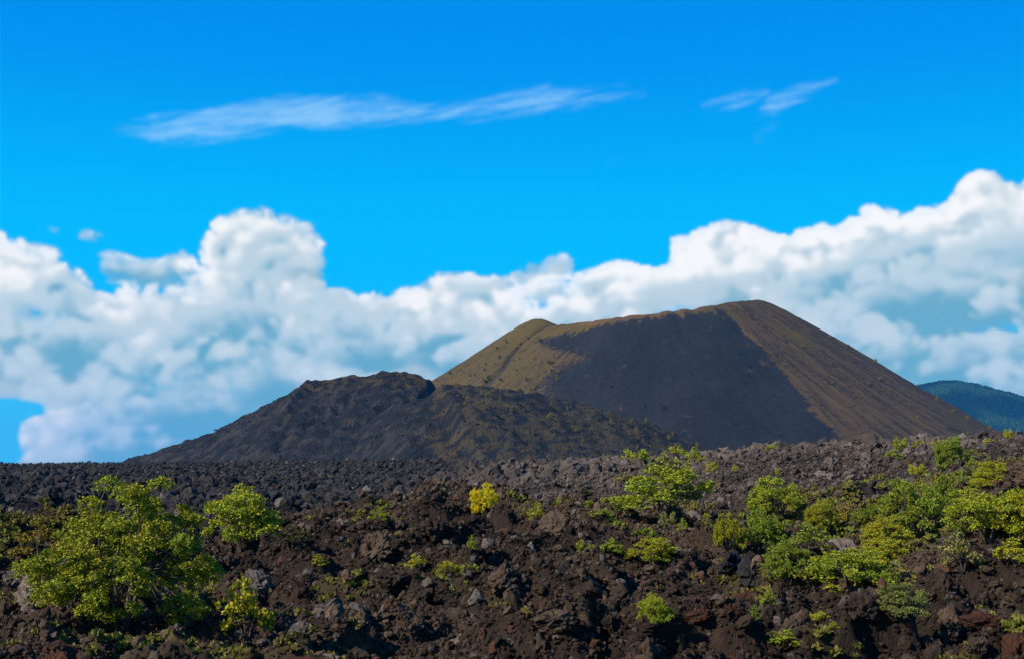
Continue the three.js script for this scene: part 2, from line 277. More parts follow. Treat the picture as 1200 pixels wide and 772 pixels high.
// ---------------------------------------------------------------- heights of the lava field, the old lava hill, the cinder cone and the far mountain
const fall = (x, z) => -0.00875 * Math.hypot(x, z);   // the whole country rises gently away from the viewpoint
const cub = (a, b, c, d, t) => b + 0.5 * t * (c - a + t * (2 * a - 5 * b + 4 * c - d + t * (3 * (b - c) + d - a)));
function place(list, x) { let i = 0; while (i < list.length - 2 && x > list[i + 1]) i++; return [i, clamp((x - list[i]) / (list[i + 1] - list[i]))]; }
function fieldBase(x, z) {
  const d = Math.hypot(x, z), s = clamp(x / Math.max(1, -z), FIELD_S[0], FIELD_S[FIELD_S.length - 1]);
  const [i, t] = place(FIELD_S, s), [j, u] = place(FIELD_D, d);
  const at = (a, b) => FIELD_Y[clamp(a, 0, FIELD_S.length - 1)][clamp(b, 0, FIELD_D.length - 1)];
  const row = (a) => cub(at(a, j - 1), at(a, j), at(a, j + 1), at(a, j + 2), u);
  return cub(row(i - 1), row(i), row(i + 1), row(i + 2), t);
}
function talus(x, z) { const d = Math.hypot(x, z); return sstep(120, 132, d) * (1 - sstep(230, 330, d)) * sstep(-0.12, 0.12, x / -z + 0.02); }   // loose scree of the flow front
function fieldHeight(x, z) {
  const d = Math.hypot(x, z), near = 1 - sstep(130, 260, d), far = sstep(110, 320, d), ta = talus(x, z), calm = 1 - 0.8 * ta;
  let y = fieldBase(x, z);
  const wx = x + 1.6 * noise(x * 0.21, 2, z * 0.21), wz = z + 1.6 * noise(x * 0.21, 9, z * 0.21);
  const crag = ridged(wx * 0.19, 1, wz * 0.19, 4), heap = 0.75 + 0.9 * noise(x * 0.05, 5, z * 0.05);
  y += near * calm * (0.3 + 0.7 * sstep(28, 44, d)) * (0.7 * fbm(x * 0.09, 3, z * 0.09, 2) + heap * (1.8 * crag + 0.5 * Math.abs(crag) * crag) + 0.45 * ridged(wx * 0.75, 6, wz * 0.75, 3) - 0.3 + 1.05 * (sstep(0.0, 0.1, fbm(wx * 0.17, 12, wz * 0.17, 2)) - 0.5) + 0.5 * (sstep(0.02, 0.1, fbm(wx * 0.37, 22, wz * 0.37, 2)) - 0.5));
  y += near * (0.22 * fbm(x * 1.5, 2, z * 1.5, 3) + 0.1 * ta * ridged(x * 1.1, 2, z * 1.1, 2));
  y += far * (3.4 * fbm(x * 0.011, 4, z * 0.016, 3) * (1 - 0.6 * ta) + 1.9 * ridged(x * 0.035, 7, z * 0.035, 4) * (1 - 0.7 * ta) + 0.5 * fbm(x * 0.25, 7, z * 0.25, 2));
  return y - fall(x, z);
}
function along(list, x) { if (x <= list[0][0]) return list[0][1]; for (let i = 0; i + 1 < list.length; i++) if (x <= list[i + 1][0]) { const t = (x - list[i][0]) / (list[i + 1][0] - list[i][0]); return lerp(list[i][1], list[i + 1][1], t); } return list[list.length - 1][1]; }
const HILL_A = [[-640, -28], [-500, -20], [-425, -6], [-332, 23], [-282, 48], [-244, 67], [-232, 75], [-223, 83], [-209, 82], [-195, 84], [-174, 89], [-160, 87], [-141, 92], [-109, 91], [-90, 84], [-80, 70], [-60, 56], [-20, 40], [40, 10], [90, -20], [140, -40]];
const HILL_B = [[-260, -40], [-170, 12], [-120, 50], [-82, 60], [-70, 71], [-46, 71], [-17, 67.5], [17, 62], [67, 52], [101, 43], [143, 30], [173, 16], [189, 8], [240, -6], [320, -22]];
function hillHeight(x, z) {
  const w = 14 * fbm(x * 0.012, z * 0.012, 1, 3);
  const ra = ridged(x * 0.011 + w * 0.02, z * 0.006, 2, 4), ru = fbm(x * 0.06, z * 0.06, 3, 4);
  const dzA = z + 1380 + w, a = along(HILL_A, x + 0.12 * dzA) - (dzA > 0 ? 0.56 : 0.5) * Math.sqrt(dzA * dzA + 90) + 5 + sstep(4, 60, Math.abs(dzA)) * (10 * ra + 9 * ridged(x * 0.021 + 0.004 * dzA, z * 0.004, 12, 3) - 4);
  const dzB = z + 1255 + w, b = along(HILL_B, x - 0.25 * Math.max(0, dzB)) - (dzB > 0 ? 0.42 : 0.5) * Math.sqrt(dzB * dzB + 120) + 5 + sstep(4, 50, Math.abs(dzB)) * (8 * ridged(x * 0.016, z * 0.01 + 5, 6, 4) - 3);
  return Math.max(a, b) + ru * 3 + 3.6 * ridged(x * 0.05 + w * 0.03, z * 0.05, 2, 4) + 2.2 * noise(x * 0.11, z * 0.11, 6) - fall(x, z);
}
const CONE = [217, -1950];
const RIM = [[-1, 222], [0, 223], [12, 230], [24, 232], [34, 230], [44, 226], [58, 219], [75, 210], [100, 201], [125, 196], [140, 194], [152, 193], [157, 194], [160, 200], [166, 207], [176, 210], [190, 204], [210, 200], [270, 190], [330, 200], [345, 225], [361, 238]];
const gullyAt = (r) => 158 - 18 * sstep(166, 340, r) + 1.5 * noise(r * 0.02, 1, 1);   // bearing of the gully below the notch
function coneHeight(th, r) {   // th: degrees from +x towards the viewer
  const R = 166 + 14 * sstep(156, 178, th) * (1 - sstep(200, 230, th)) + 5 * Math.sin(th * 0.09), hr = along(RIM, th);
  const q = r - R, soft = 16, out = q > 0 ? Math.sqrt(q * q + soft * soft) - soft : 0, ins = q < 0 ? -q : 0;
  const c = Math.cos(th * Math.PI / 180), s = Math.sin(th * Math.PI / 180);
  let y = hr - 0.655 * out + 0.00006 * out * out - 0.5 * Math.max(0, Math.sqrt(ins * ins + 100) - 10) * (ins > 0 ? 1 : 0);
  const gul = Math.exp(-Math.pow((th - gullyAt(r)) / 1.5, 2)) * 8 * sstep(-20, 20, q);
  const st = fbm(th * 0.34 + 0.8 * noise(r * 0.01, th * 0.1, 2), r * 0.008, 4, 3) * 0.35 * sstep(0, 120, q) + fbm(th * 0.12 + noise(r * 0.008, 3, 3), r * 0.007, 9, 2) * 6;
  y += st - gul + fbm(c * r * 0.05, s * r * 0.05, 2, 3) * 1.4 + 0.7 * noise(c * r * 0.17, s * r * 0.17, 5);
  return y - fall(CONE[0] + c * r, CONE[1] + s * r);
}
const MOUNT = [[1350, -120], [2250, 180], [2700, 375], [2880, 450], [3030, 487], [3150, 490], [3330, 455], [3495, 412], [3645, 370], [3840, 322], [4125, 285], [4500, 345], [4950, 225], [5550, 30], [6000, -120]];
function mountainHeight(x, z) {
  const dz = z + 9000, w = 90 * fbm(x * 0.0013, z * 0.0013, 4, 2);
  return along(MOUNT, x + 0.1 * dz) - 0.34 * (Math.sqrt((dz + w) * (dz + w) + 6000) - 77) + 60 * ridged(x * 0.0015, z * 0.001, 8, 3) * sstep(0, 450, Math.abs(dz)) + 9 * fbm(x * 0.007, z * 0.007, 2, 3) - fall(x, z);
}

// ---------------------------------------------------------------- textures and materials
function tex(size, f, srgb = false, h = size) {   // f(u, v) -> [r, g, b] linear or a grey value
  const d = new Uint8Array(size * h * 4);
  const enc = srgb ? (x) => 255 * (x <= 0.0031308 ? 12.92 * x : 1.055 * Math.pow(x, 1 / 2.4) - 0.055) : (x) => 255 * x;
  for (let j = 0; j < h; j++) for (let i = 0; i < size; i++) {
    const c = f((i + 0.5) / size, (j + 0.5) / h), o = (j * size + i) * 4;
    if (typeof c === 'number') d[o] = d[o + 1] = d[o + 2] = clamp(enc(clamp(c)), 0, 255); else for (let k = 0; k < 3; k++) d[o + k] = clamp(enc(clamp(c[k])), 0, 255);
    d[o + 3] = 255;
  }
  const t = new THREE.DataTexture(d, size, h); t.magFilter = THREE.LinearFilter; t.minFilter = THREE.LinearFilter; t.wrapS = t.wrapT = THREE.RepeatWrapping;
  if (srgb) t.colorSpace = THREE.SRGBColorSpace;
  t.needsUpdate = true; return t;
}
const torus = (u, v, k) => [Math.cos(u * 6.28318) * k, Math.sin(u * 6.28318) * k, Math.cos(v * 6.28318) * k, Math.sin(v * 6.28318) * k];
const tile = (u, v, k, o, fn) => { const [a, b, c, d] = torus(u, v, k); return fn(a + c * 0.7, b + d * 0.7, c - a * 0.3 + d * 0.5, o); };
const grain = tex(512, (u, v) => 0.5 + 0.55 * tile(u, v, 5, 5, fbm) + 0.25 * tile(u, v, 14, 4, ridged));          // vesicular rock relief
const mottle = tex(512, (u, v) => { const a = 0.8 + 0.45 * tile(u, v, 3, 5, fbm) + 0.35 * tile(u, v, 11, 3, fbm); return [a, a * (0.985 + 0.03 * tile(u, v, 2, 2, fbm)), a * 0.97]; });
const M = {};
M.lava = new THREE.MeshPhysicalMaterial({ name: 'lava crust', vertexColors: true, roughness: 0.95, map: mottle.clone(), specularIntensity: 0.2, bumpMap: grain.clone(), bumpScale: 0.12 });
M.lava.map.repeat.set(0.24, 0.24); M.lava.bumpMap.repeat.set(0.55, 0.55);
M.rock = new THREE.MeshPhysicalMaterial({ name: 'lava rock', vertexColors: true, roughness: 0.9, map: mottle, specularIntensity: 0.2, bumpMap: grain, bumpScale: 0.05 });
M.hill = new THREE.MeshPhysicalMaterial({ name: 'old lava', vertexColors: true, specularIntensity: 0.2, roughness: 0.95, map: mottle.clone(), bumpMap: grain.clone(), bumpScale: 4.5 });
M.hill.map.repeat.set(0.023, 0.023); M.hill.bumpMap.repeat.set(0.017, 0.017);
M.forest = new THREE.MeshPhysicalMaterial({ name: 'forest floor', vertexColors: true, specularIntensity: 0.2, roughness: 1 });
M.wood = new THREE.MeshStandardMaterial({ name: 'bark', color: new THREE.Color(0.06, 0.045, 0.035), roughness: 0.95 });
M.leaf = new THREE.MeshPhysicalMaterial({ name: 'leaf', vertexColors: true, roughness: 0.75, specularIntensity: 0.25, transmission: 0.35, thickness: 0, side: THREE.DoubleSide });

function sheet(nu, nv, at, colorAt, uvAt) {   // a grid mesh; at(i, j) -> [x, y, z]
  const pos = new Float32Array((nu + 1) * (nv + 1) * 3), col = colorAt ? new Float32Array(pos.length) : null, uv = new Float32Array((nu + 1) * (nv + 1) * 2), idx = new Uint32Array(nu * nv * 6);
  let k = 0;
  for (let j = 0; j <= nv; j++) for (let i = 0; i <= nu; i++, k++) {
    const p = at(i / nu, j / nv); pos.set(p, k * 3);
    uv.set(uvAt ? uvAt(i / nu, j / nv, p) : [p[0], p[2]], k * 2);
  }
  let o = 0;
  for (let j = 0; j < nv; j++) for (let i = 0; i < nu; i++) { const a = j * (nu + 1) + i, b = a + 1, c = a + nu + 1, d = c + 1; idx[o++] = a; idx[o++] = b; idx[o++] = c; idx[o++] = b; idx[o++] = d; idx[o++] = c; }
  const g = new THREE.BufferGeometry();
  g.setAttribute('position', new THREE.BufferAttribute(pos, 3)); g.setAttribute('uv', new THREE.BufferAttribute(uv, 2)); g.setIndex(new THREE.BufferAttribute(idx, 1));
  g.computeVertexNormals();
  if (colorAt) { const n = g.attributes.normal.array; for (let q = 0; q < k; q++) col.set(colorAt(pos[q * 3], pos[q * 3 + 1], pos[q * 3 + 2], n[q * 3 + 1]), q * 3); g.setAttribute('color', new THREE.BufferAttribute(col, 3)); }
  return g;
}
function setting(name, g, m) { const o = new THREE.Mesh(g, m); o.name = name; o.userData.kind = 'structure'; scene.add(o); return o; }

// ---------------------------------------------------------------- the setting
setting('ground', sheet(60, 60, (u, v) => { const x = (u - 0.5) * 36000, z = (v - 0.5) * 36000, d = Math.hypot(x, z); return [x, -32 - 0.0004 * d, z]; }), new THREE.MeshPhysicalMaterial({ name: 'distant ground', specularIntensity: 0.2, color: new THREE.Color(0.045, 0.05, 0.03), roughness: 1 }));

const BROWN = [0.128, 0.088, 0.060], UMBER = [0.056, 0.039, 0.028], GREY = [0.138, 0.110, 0.092], BLACK = [0.030, 0.028, 0.028], RUST = [0.125, 0.055, 0.034], OCHRE = [0.12, 0.088, 0.024], MOSS = [0.085, 0.080, 0.016];
function rockTone(x, z, k = 0) {   // lava tone at a place: brown clinker near, grey scree on the flow front, near black beyond, darkest at left
  const d = Math.hypot(x, z), n = fbm(x * 0.05, 2 + k, z * 0.05, 3), m = fbm(x * 0.4, 5 + k, z * 0.4, 2);
  let c = mix3(UMBER, BROWN, sstep(-0.3, 0.35, n + m * 0.6));
  c = mix3(c, RUST, 0.28 * sstep(0.26, 0.46, fbm(x * 0.09 + 7, 1, z * 0.09, 3)) * (1 - sstep(90, 120, d)));
  const grey = sstep(82, 138, d + 22 * n);
  c = mix3(c, mix3(GREY, [0.075, 0.062, 0.055], sstep(-0.25, 0.3, n)), grey * 0.95);
  const s = x / Math.max(1, -z);
  c = mix3(c, mix3(BLACK, [0.045, 0.040, 0.040], sstep(-0.2, 0.3, m + n)), sstep(130, 180, d) * (1 - 0.9 * talus(x, z)) * (1 - 0.55 * sstep(-0.1, 0.1, s)));
  return c;
}
function mossAt(x, z) { const d = Math.hypot(x, z), s = x / Math.max(1, -z); return sstep(0.1, 0.26, fbm(x * 0.16 + 3, 4, z * 0.16, 3) + 0.34 * sstep(0.12, 0.26, s) * sstep(64, 80, d) * (1 - sstep(118, 132, d)) + 0.24 * (1 - sstep(-0.38, -0.3, s)) * sstep(55, 65, d) * (1 - sstep(85, 100, d))) * (1 - sstep(125, 140, d)); }
setting('lava_field', sheet(470, 880, (u, v) => {
  const a = lerp(-0.62, 0.62, u), r = 6 * Math.pow(1080 / 6, Math.pow(v, 0.82)), x = Math.sin(a) * r, z = -Math.cos(a) * r;
  return [x, fieldHeight(x, z) - 30 * sstep(900, 1080, r), z];
}, (x, y, z, ny) => { const c = rockTone(x, z); return mix3(c.map((q) => q * 0.42), mix3(MOSS, OCHRE, sstep(-0.2, 0.3, noise(x * 0.5, 3, z * 0.5))), 0.8 * mossAt(x, z) * sstep(0.5, 0.85, ny)); }), M.lava);  // sheet colour darkened between the rocks, painting in deeper shade for the gaps

setting('old_lava_hill', sheet(420, 230, (u, v) => { const x = lerp(-660, 330, u), z = lerp(-1520, -1040, v); return [x, hillHeight(x, z), z]; }, (x, y, z, ny) => {
  const n = fbm(x * 0.02, z * 0.02, 3, 4), lobe = sstep(-70, -20, x + 0.3 * (z + 1255)), f = fbm(x * 0.09, z * 0.09, 8, 3);
  let c = mix3([0.017, 0.0178, 0.0205], [0.042, 0.040, 0.040], sstep(-0.2, 0.3, 0.5 * n + f * 1.2));
  c = mix3(c, [0.064, 0.05, 0.026], lobe * 0.9 * sstep(-0.16, 0.14, 0.6 * n + 1.1 * f + 0.12 * sstep(40, 120, x)));
  c = mix3(c, [0.075, 0.049, 0.02], 0.75 * sstep(0.2, 0.34, f + 0.25 * sstep(74, 92, y) * (1 - lobe) + 0.28 * Math.exp(-Math.pow((x + 88 - 0.18 * (z + 1300)) / 12, 2))) );
  return c;
}), M.hill);

// cinder cone: grassy brown flanks and a wide chute of bare black ash below the rim, in bearing and distance from the crater's middle
const coneMap = tex(1600, (u, v) => {
  const th = u * 200 - 10, r = lerp(60, 640, v), q = r - 166, a = th * Math.PI / 180, x = Math.cos(a) * r, z = Math.sin(a) * r;
  const big = fbm(x * 0.012, z * 0.012, 5, 4), fine = fbm(x * 0.16, z * 0.16, 2, 3), dot = noise(x * 0.42, z * 0.42, 7);
  const sl = th + 0.012 * q * 0, wob = 1.6 * fbm(x * 0.02, z * 0.02, 9, 2), streak = fbm((sl + wob) * 0.7, r * 0.011, 2, 4), streak2 = fbm((sl + wob) * 2.6, r * 0.028, 6, 3);
  // right of the chute: rust brown with tan and dark runs; the top is olive grass
  let c = mix3([0.062, 0.038, 0.016], [0.022, 0.017, 0.012], sstep(-0.1, 0.24, 0.7 * streak + 0.4 * streak2 + 0.8 * fine + 0.3 * dot));
  c = mix3(c, [0.09, 0.056, 0.026], 0.62 * sstep(0.1, 0.34, -streak * 0.7 + 0.5 * streak2 + 0.35 * fine + 0.12 * sstep(120, 330, q)));
  c = mix3(c, [0.068, 0.047, 0.008], 0.85 * sstep(-0.15, 0.2, big + 0.5 * fine + 0.35 * (1 - sstep(20, 110, q)) - 0.28 + 0.3 * (1 - sstep(10, 34, th))));
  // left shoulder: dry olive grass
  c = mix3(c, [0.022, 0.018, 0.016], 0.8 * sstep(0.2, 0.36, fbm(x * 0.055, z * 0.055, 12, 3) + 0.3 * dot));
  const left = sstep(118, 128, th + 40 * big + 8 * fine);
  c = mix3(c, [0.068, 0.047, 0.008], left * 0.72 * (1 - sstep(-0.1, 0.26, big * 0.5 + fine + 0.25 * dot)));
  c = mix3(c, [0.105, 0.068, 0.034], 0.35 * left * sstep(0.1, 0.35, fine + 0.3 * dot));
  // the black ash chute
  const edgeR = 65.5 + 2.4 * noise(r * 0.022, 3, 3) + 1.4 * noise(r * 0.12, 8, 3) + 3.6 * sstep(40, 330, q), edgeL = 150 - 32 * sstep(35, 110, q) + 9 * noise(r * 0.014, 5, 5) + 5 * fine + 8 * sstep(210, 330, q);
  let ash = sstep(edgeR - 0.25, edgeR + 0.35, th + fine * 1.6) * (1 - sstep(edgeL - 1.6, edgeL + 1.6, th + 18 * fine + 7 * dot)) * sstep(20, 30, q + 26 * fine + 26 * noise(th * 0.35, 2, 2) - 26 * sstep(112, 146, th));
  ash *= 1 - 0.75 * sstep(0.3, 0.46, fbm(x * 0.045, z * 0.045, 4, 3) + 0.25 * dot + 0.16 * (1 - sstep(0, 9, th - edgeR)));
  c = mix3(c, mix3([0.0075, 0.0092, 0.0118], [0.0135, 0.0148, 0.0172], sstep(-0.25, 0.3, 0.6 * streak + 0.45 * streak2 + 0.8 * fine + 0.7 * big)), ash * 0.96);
  // track up the gully, crater lip of red cinder
  c = mix3(c, [0.03, 0.028, 0.03], 0.8 * Math.exp(-Math.pow((th + 0.5 - gullyAt(r)) / 1.3, 2)) * sstep(0, 30, q));
  c = mix3(c, [0.135, 0.062, 0.03], 0.8 * sstep(0.0, 0.16, fine + 0.12) * (1 - sstep(4, 26, Math.abs(q - 4))) * sstep(66, 80, th) * (1 - sstep(128, 140, th)));
  return c;
}, true, 800);
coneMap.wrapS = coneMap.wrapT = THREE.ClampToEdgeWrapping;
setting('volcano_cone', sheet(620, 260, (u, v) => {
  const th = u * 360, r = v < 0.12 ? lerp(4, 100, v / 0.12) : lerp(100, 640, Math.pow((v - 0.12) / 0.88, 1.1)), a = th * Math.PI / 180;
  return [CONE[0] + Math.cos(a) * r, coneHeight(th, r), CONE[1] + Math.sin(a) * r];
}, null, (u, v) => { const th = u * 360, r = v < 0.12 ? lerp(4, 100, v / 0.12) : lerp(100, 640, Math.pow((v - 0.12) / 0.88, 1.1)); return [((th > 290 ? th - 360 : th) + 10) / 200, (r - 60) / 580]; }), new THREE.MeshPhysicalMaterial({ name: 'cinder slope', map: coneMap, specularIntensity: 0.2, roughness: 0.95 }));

setting('forested_mountain', sheet(150, 90, (u, v) => { const x = lerp(1350, 6000, u), z = lerp(-10500, -7300, v); return [x, mountainHeight(x, z), z]; }, (x, y, z) => { const n = fbm(x * 0.004, z * 0.004, 2, 3); return mix3([0.005, 0.010, 0.007], [0.010, 0.020, 0.010], sstep(-0.2, 0.3, n)); }), M.forest);

// ---------------------------------------------------------------- lava rocks
function rockShape(seed, detail, jag) {   // an angular, pitted lump about one metre across
  const r = rng(seed * 7919 + 3), g = mergeVertices(new THREE.IcosahedronGeometry(0.5, detail).deleteAttribute('uv').deleteAttribute('normal')), p = g.attributes.position;
  const sx = 0.75 + 0.6 * r(), sy = 0.55 + 0.5 * r(), sz = 0.75 + 0.5 * r(), cuts = [];
  for (let k = 0; k < 11; k++) { const a = r() * 6.283, b = Math.acos(2 * r() - 1); cuts.push([Math.sin(b) * Math.cos(a), Math.cos(b), Math.sin(b) * Math.sin(a), 0.2 + 0.2 * r()]); }
  const col = new Float32Array(p.count * 3), uv = new Float32Array(p.count * 2), o = seed * 13.7;
  for (let i = 0; i < p.count; i++) {
    let x = p.getX(i), y = p.getY(i), z = p.getZ(i);
    for (const [a, b, c, d] of cuts) { const q = a * x + b * y + c * z - d; if (q > 0) { x -= a * q * 0.9; y -= b * q * 0.9; z -= c * q * 0.9; } }
    const n = jag * (0.5 * fbm(x * 3 + o, y * 3, z * 3, 2) + 0.32 * ridged(x * 6.5 + o, y * 6.5, z * 6.5, 2) + (detail > 5 ? 0.16 * ridged(x * 11 + o, y * 11, z * 11, 3) + 0.07 * noise(x * 31, y * 31, z * 31) : 0)), l = Math.hypot(x, y, z) || 1;
    const k = 1 + n / l * 0.5;
    p.setXYZ(i, x * k * sx, y * k * sy, z * k * sz);
    const t = 0.86 + 0.5 * fbm(x * 5 + o, y * 5, z * 5, 3); col.set([t, t * 0.985, t * 0.96], i * 3);
    uv.set([x * 1.3 + z * 0.7, y * 1.3 + z * 0.6], i * 2);
  }
  g.setAttribute('color', new THREE.BufferAttribute(col, 3)); g.setAttribute('uv', new THREE.BufferAttribute(uv, 2));
  const f = g.toNonIndexed(); f.computeVertexNormals(); return f;
}
const slopeOf = (x, z) => { const e = 0.4, h = fieldHeight(x, z); return [h, (fieldHeight(x + e, z) - h) / e, (fieldHeight(x, z + e) - h) / e]; };
function rubble(name, label, n, r0, r1, smin, smax, alpha, seed, where, tone, group) {
  const R = rng(seed), V = 6, lists = Array.from({ length: V }, () => []);
  for (let k = 0, tries = 0; k < n && tries < n * 6; tries++) {
    const a = lerp(-0.47, 0.47, R()), r = Math.sqrt(lerp(r0 * r0, r1 * r1, Math.pow(R(), where.bias ?? 1))), x = Math.sin(a) * r, z = -Math.cos(a) * r;
    const s = Math.min(smax, smin * Math.pow(1 - R() * 0.999, -1 / alpha)), keep = where.keep ? where.keep(x, z) : 1, q = R(), t0 = [R(), R(), R(), R()];
    if (q > keep) continue;
    k++; lists[Math.floor(t0[0] * V)].push([x, z, s, t0]);
  }
  const root = new THREE.Group(); root.name = name; Object.assign(root.userData, { label, category: 'lava rubble', kind: 'stuff' }); scene.add(root);
  const m4 = new THREE.Matrix4(), q4 = new THREE.Quaternion(), e3 = new THREE.Euler(), c3 = new THREE.Color();
  lists.forEach((list, v) => {
    const im = new THREE.InstancedMesh(rockShape(seed + v * 3, 2, 1.7), M.rock, list.length); im.name = 'loose_rock'; im.userData.kind = 'stuff';
    list.forEach(([x, z, s, t], k) => {
      const h = fieldHeight(x, z); e3.set((t[1] - 0.5) * 1.6, t[2] * 6.283, (t[3] - 0.5) * 1.6); q4.setFromEuler(e3);
      const st = 0.75 + 0.6 * ((t[1] * 7.3) % 1);
      m4.compose(new THREE.Vector3(x, h + s * (0.05 + 0.42 * ((t[2] * 5.1) % 1)), z), q4, new THREE.Vector3(s, s * st, s)); im.setMatrixAt(k, m4);
      const c = tone(x, z, t); c3.setRGB(c[0], c[1], c[2]); im.setColorAt(k, c3);
    });
    root.add(im);
  });
  return root;
}
const varied = (x, z, t) => { let c = rockTone(x, z, 0); const far = sstep(110, 190, Math.hypot(x, z)), k = lerp(0.5 + 1.15 * t[2] * t[2], 0.7 + 0.5 * t[2], far); c = c.map((q) => q * k); if (t[3] > 0.9 + 0.085 * far) c = mix3(c, [0.19, 0.165, 0.145], 0.65); else if (t[3] < 0.06 * (1 - far)) c = mix3(c, RUST, 0.6); else if (t[1] > 0.9) c = mix3(c, OCHRE, 0.35 * mossAt(x, z) + 0.1); return c; };
rubble('near_rubble', 'brown clinkery lava rubble covering the near ground', 320000, 28, 108, 0.075, 0.5, 2.7, 11, { bias: 1.25, keep: (x, z) => (1 - 0.8 * mossAt(x, z)) * (0.75 + 0.7 * noise(x * 0.2, 1, z * 0.2)) }, varied);
rubble('scree', 'grey blocky scree covering the lava flow front', 170000, 95, 240, 0.17, 0.9, 2.7, 31, { bias: 1.0, keep: (x, z) => 1 - 0.7 * mossAt(x, z) }, varied);
rubble('far_rubble', 'black lava rubble covering the far lava flow', 190000, 180, 900, 0.4, 2.2, 2.5, 57, { bias: 1.7 }, varied);

// the boulders that stand out of the rubble, one by one
{
  const R = rng(404), kinds = Array.from({ length: 10 }, (_, k) => rockShape(200 + k * 5, 9, 1.25));
  const TONES = [['brown', BROWN, 0.75], ['dark umber', UMBER, 0.9], ['grey', GREY, 1.15], ['black', BLACK, 1.1], ['reddish', RUST, 0.6], ['brown', BROWN, 0.8]];
  const mats = TONES.map(([n, c, k]) => { const m = M.rock.clone(); m.name = n + ' lava rock'; m.color.setRGB(c[0] * k, c[1] * k, c[2] * k); m.bumpScale = 0.09; return m; });
  const taken = [];
  let count = 0;
  const put = (x, z, s, tone, squash) => {
    const o = new THREE.Mesh(kinds[Math.floor(R() * kinds.length)], mats[tone]);
    o.name = count ? 'lava_boulder_' + String(count).padStart(3, '0') : 'lava_boulder'; count++;
    o.position.set(x, fieldHeight(x, z) + s * 0.1, z); o.rotation.set((R() - 0.5) * 0.8, R() * 6.283, (R() - 0.5) * 0.8); o.scale.set(s, s * squash, s * (0.8 + 0.4 * R()));
    const place = mossAt(x, z) > 0.5 ? 'lying among moss and grass' : Math.hypot(x, z) > 95 ? 'lying on the scree slope' : Math.hypot(x, z) > 68 ? 'on the ridge of brown rubble' : 'in the near brown rubble';
    o.userData = { label: (s > 1.6 ? 'massive ' : s > 1 ? 'large ' : 'small ') + TONES[tone][0] + ' craggy lava boulder ' + place, category: 'boulder', group: 'lava boulders standing out of the rubble' };
    scene.add(o); taken.push([x, z, s]);
  };
  for (const b of BOULDERS) put(...b);
  for (let tries = 0; count < 290 && tries < 20000; tries++) {
    const a = lerp(-0.41, 0.41, R()), r = lerp(38, 108, Math.pow(R(), 1.3)), x = Math.sin(a) * r, z = -Math.cos(a) * r, s = Math.min(1.5, 0.34 * Math.pow(1 - R(), -0.55)) * (0.8 + r / 170);
    const tone = Math.floor(R() * 6), sq = 0.7 + 0.7 * R(), keep = R();
    if (keep > 0.5 + 1.4 * noise(x * 0.1, 6, z * 0.1) || PLANTS.some((p) => Math.hypot(p[0] - x, p[1] - z) < p[2] * 0.45 + s * 0.5 || Math.hypot(p[0] * 0.97 - x, p[1] * 0.97 - z) < 0.6 * s + 0.3) || taken.some((t) => Math.hypot(t[0] - x, t[1] - z) < (t[2] + s) * 0.5)) continue;
    put(x, z, s, tone, sq);
  }
}

// ---------------------------------------------------------------- plants
const LEAVES = { lime: [0.254, 0.294, 0.013], yel: [0.314, 0.304, 0.010], yeld: [0.263, 0.254, 0.008], green: [0.172, 0.219, 0.013], grey: [0.213, 0.203, 0.051], dark: [0.071, 0.060, 0.016], olive: [0.223, 0.168, 0.015], dome: [0.588, 0.507, 0.006], airy: [0.294, 0.325, 0.013], big: [0.238, 0.260, 0.010], sapling: [0.243, 0.274, 0.031], twig: [0.172, 0.193, 0.040], pine: [0.223, 0.182, 0.015], pineDark: [0.056, 0.060, 0.016] };
const WORDS = { lime: 'lime green', yel: 'yellow-green', yeld: 'dense yellow-green', green: 'deep green', grey: 'dull grey-green', dark: 'dark olive', olive: 'golden olive', dome: 'bright yellow', airy: 'lime green', big: 'green', sapling: 'pale green', twig: 'sparse twiggy' };
const leafMats = {};
for (const [k, c] of Object.entries(LEAVES)) { const m = M.leaf.clone(); m.name = k + ' leaves'; m.color.setRGB(...c); leafMats[k] = m; }

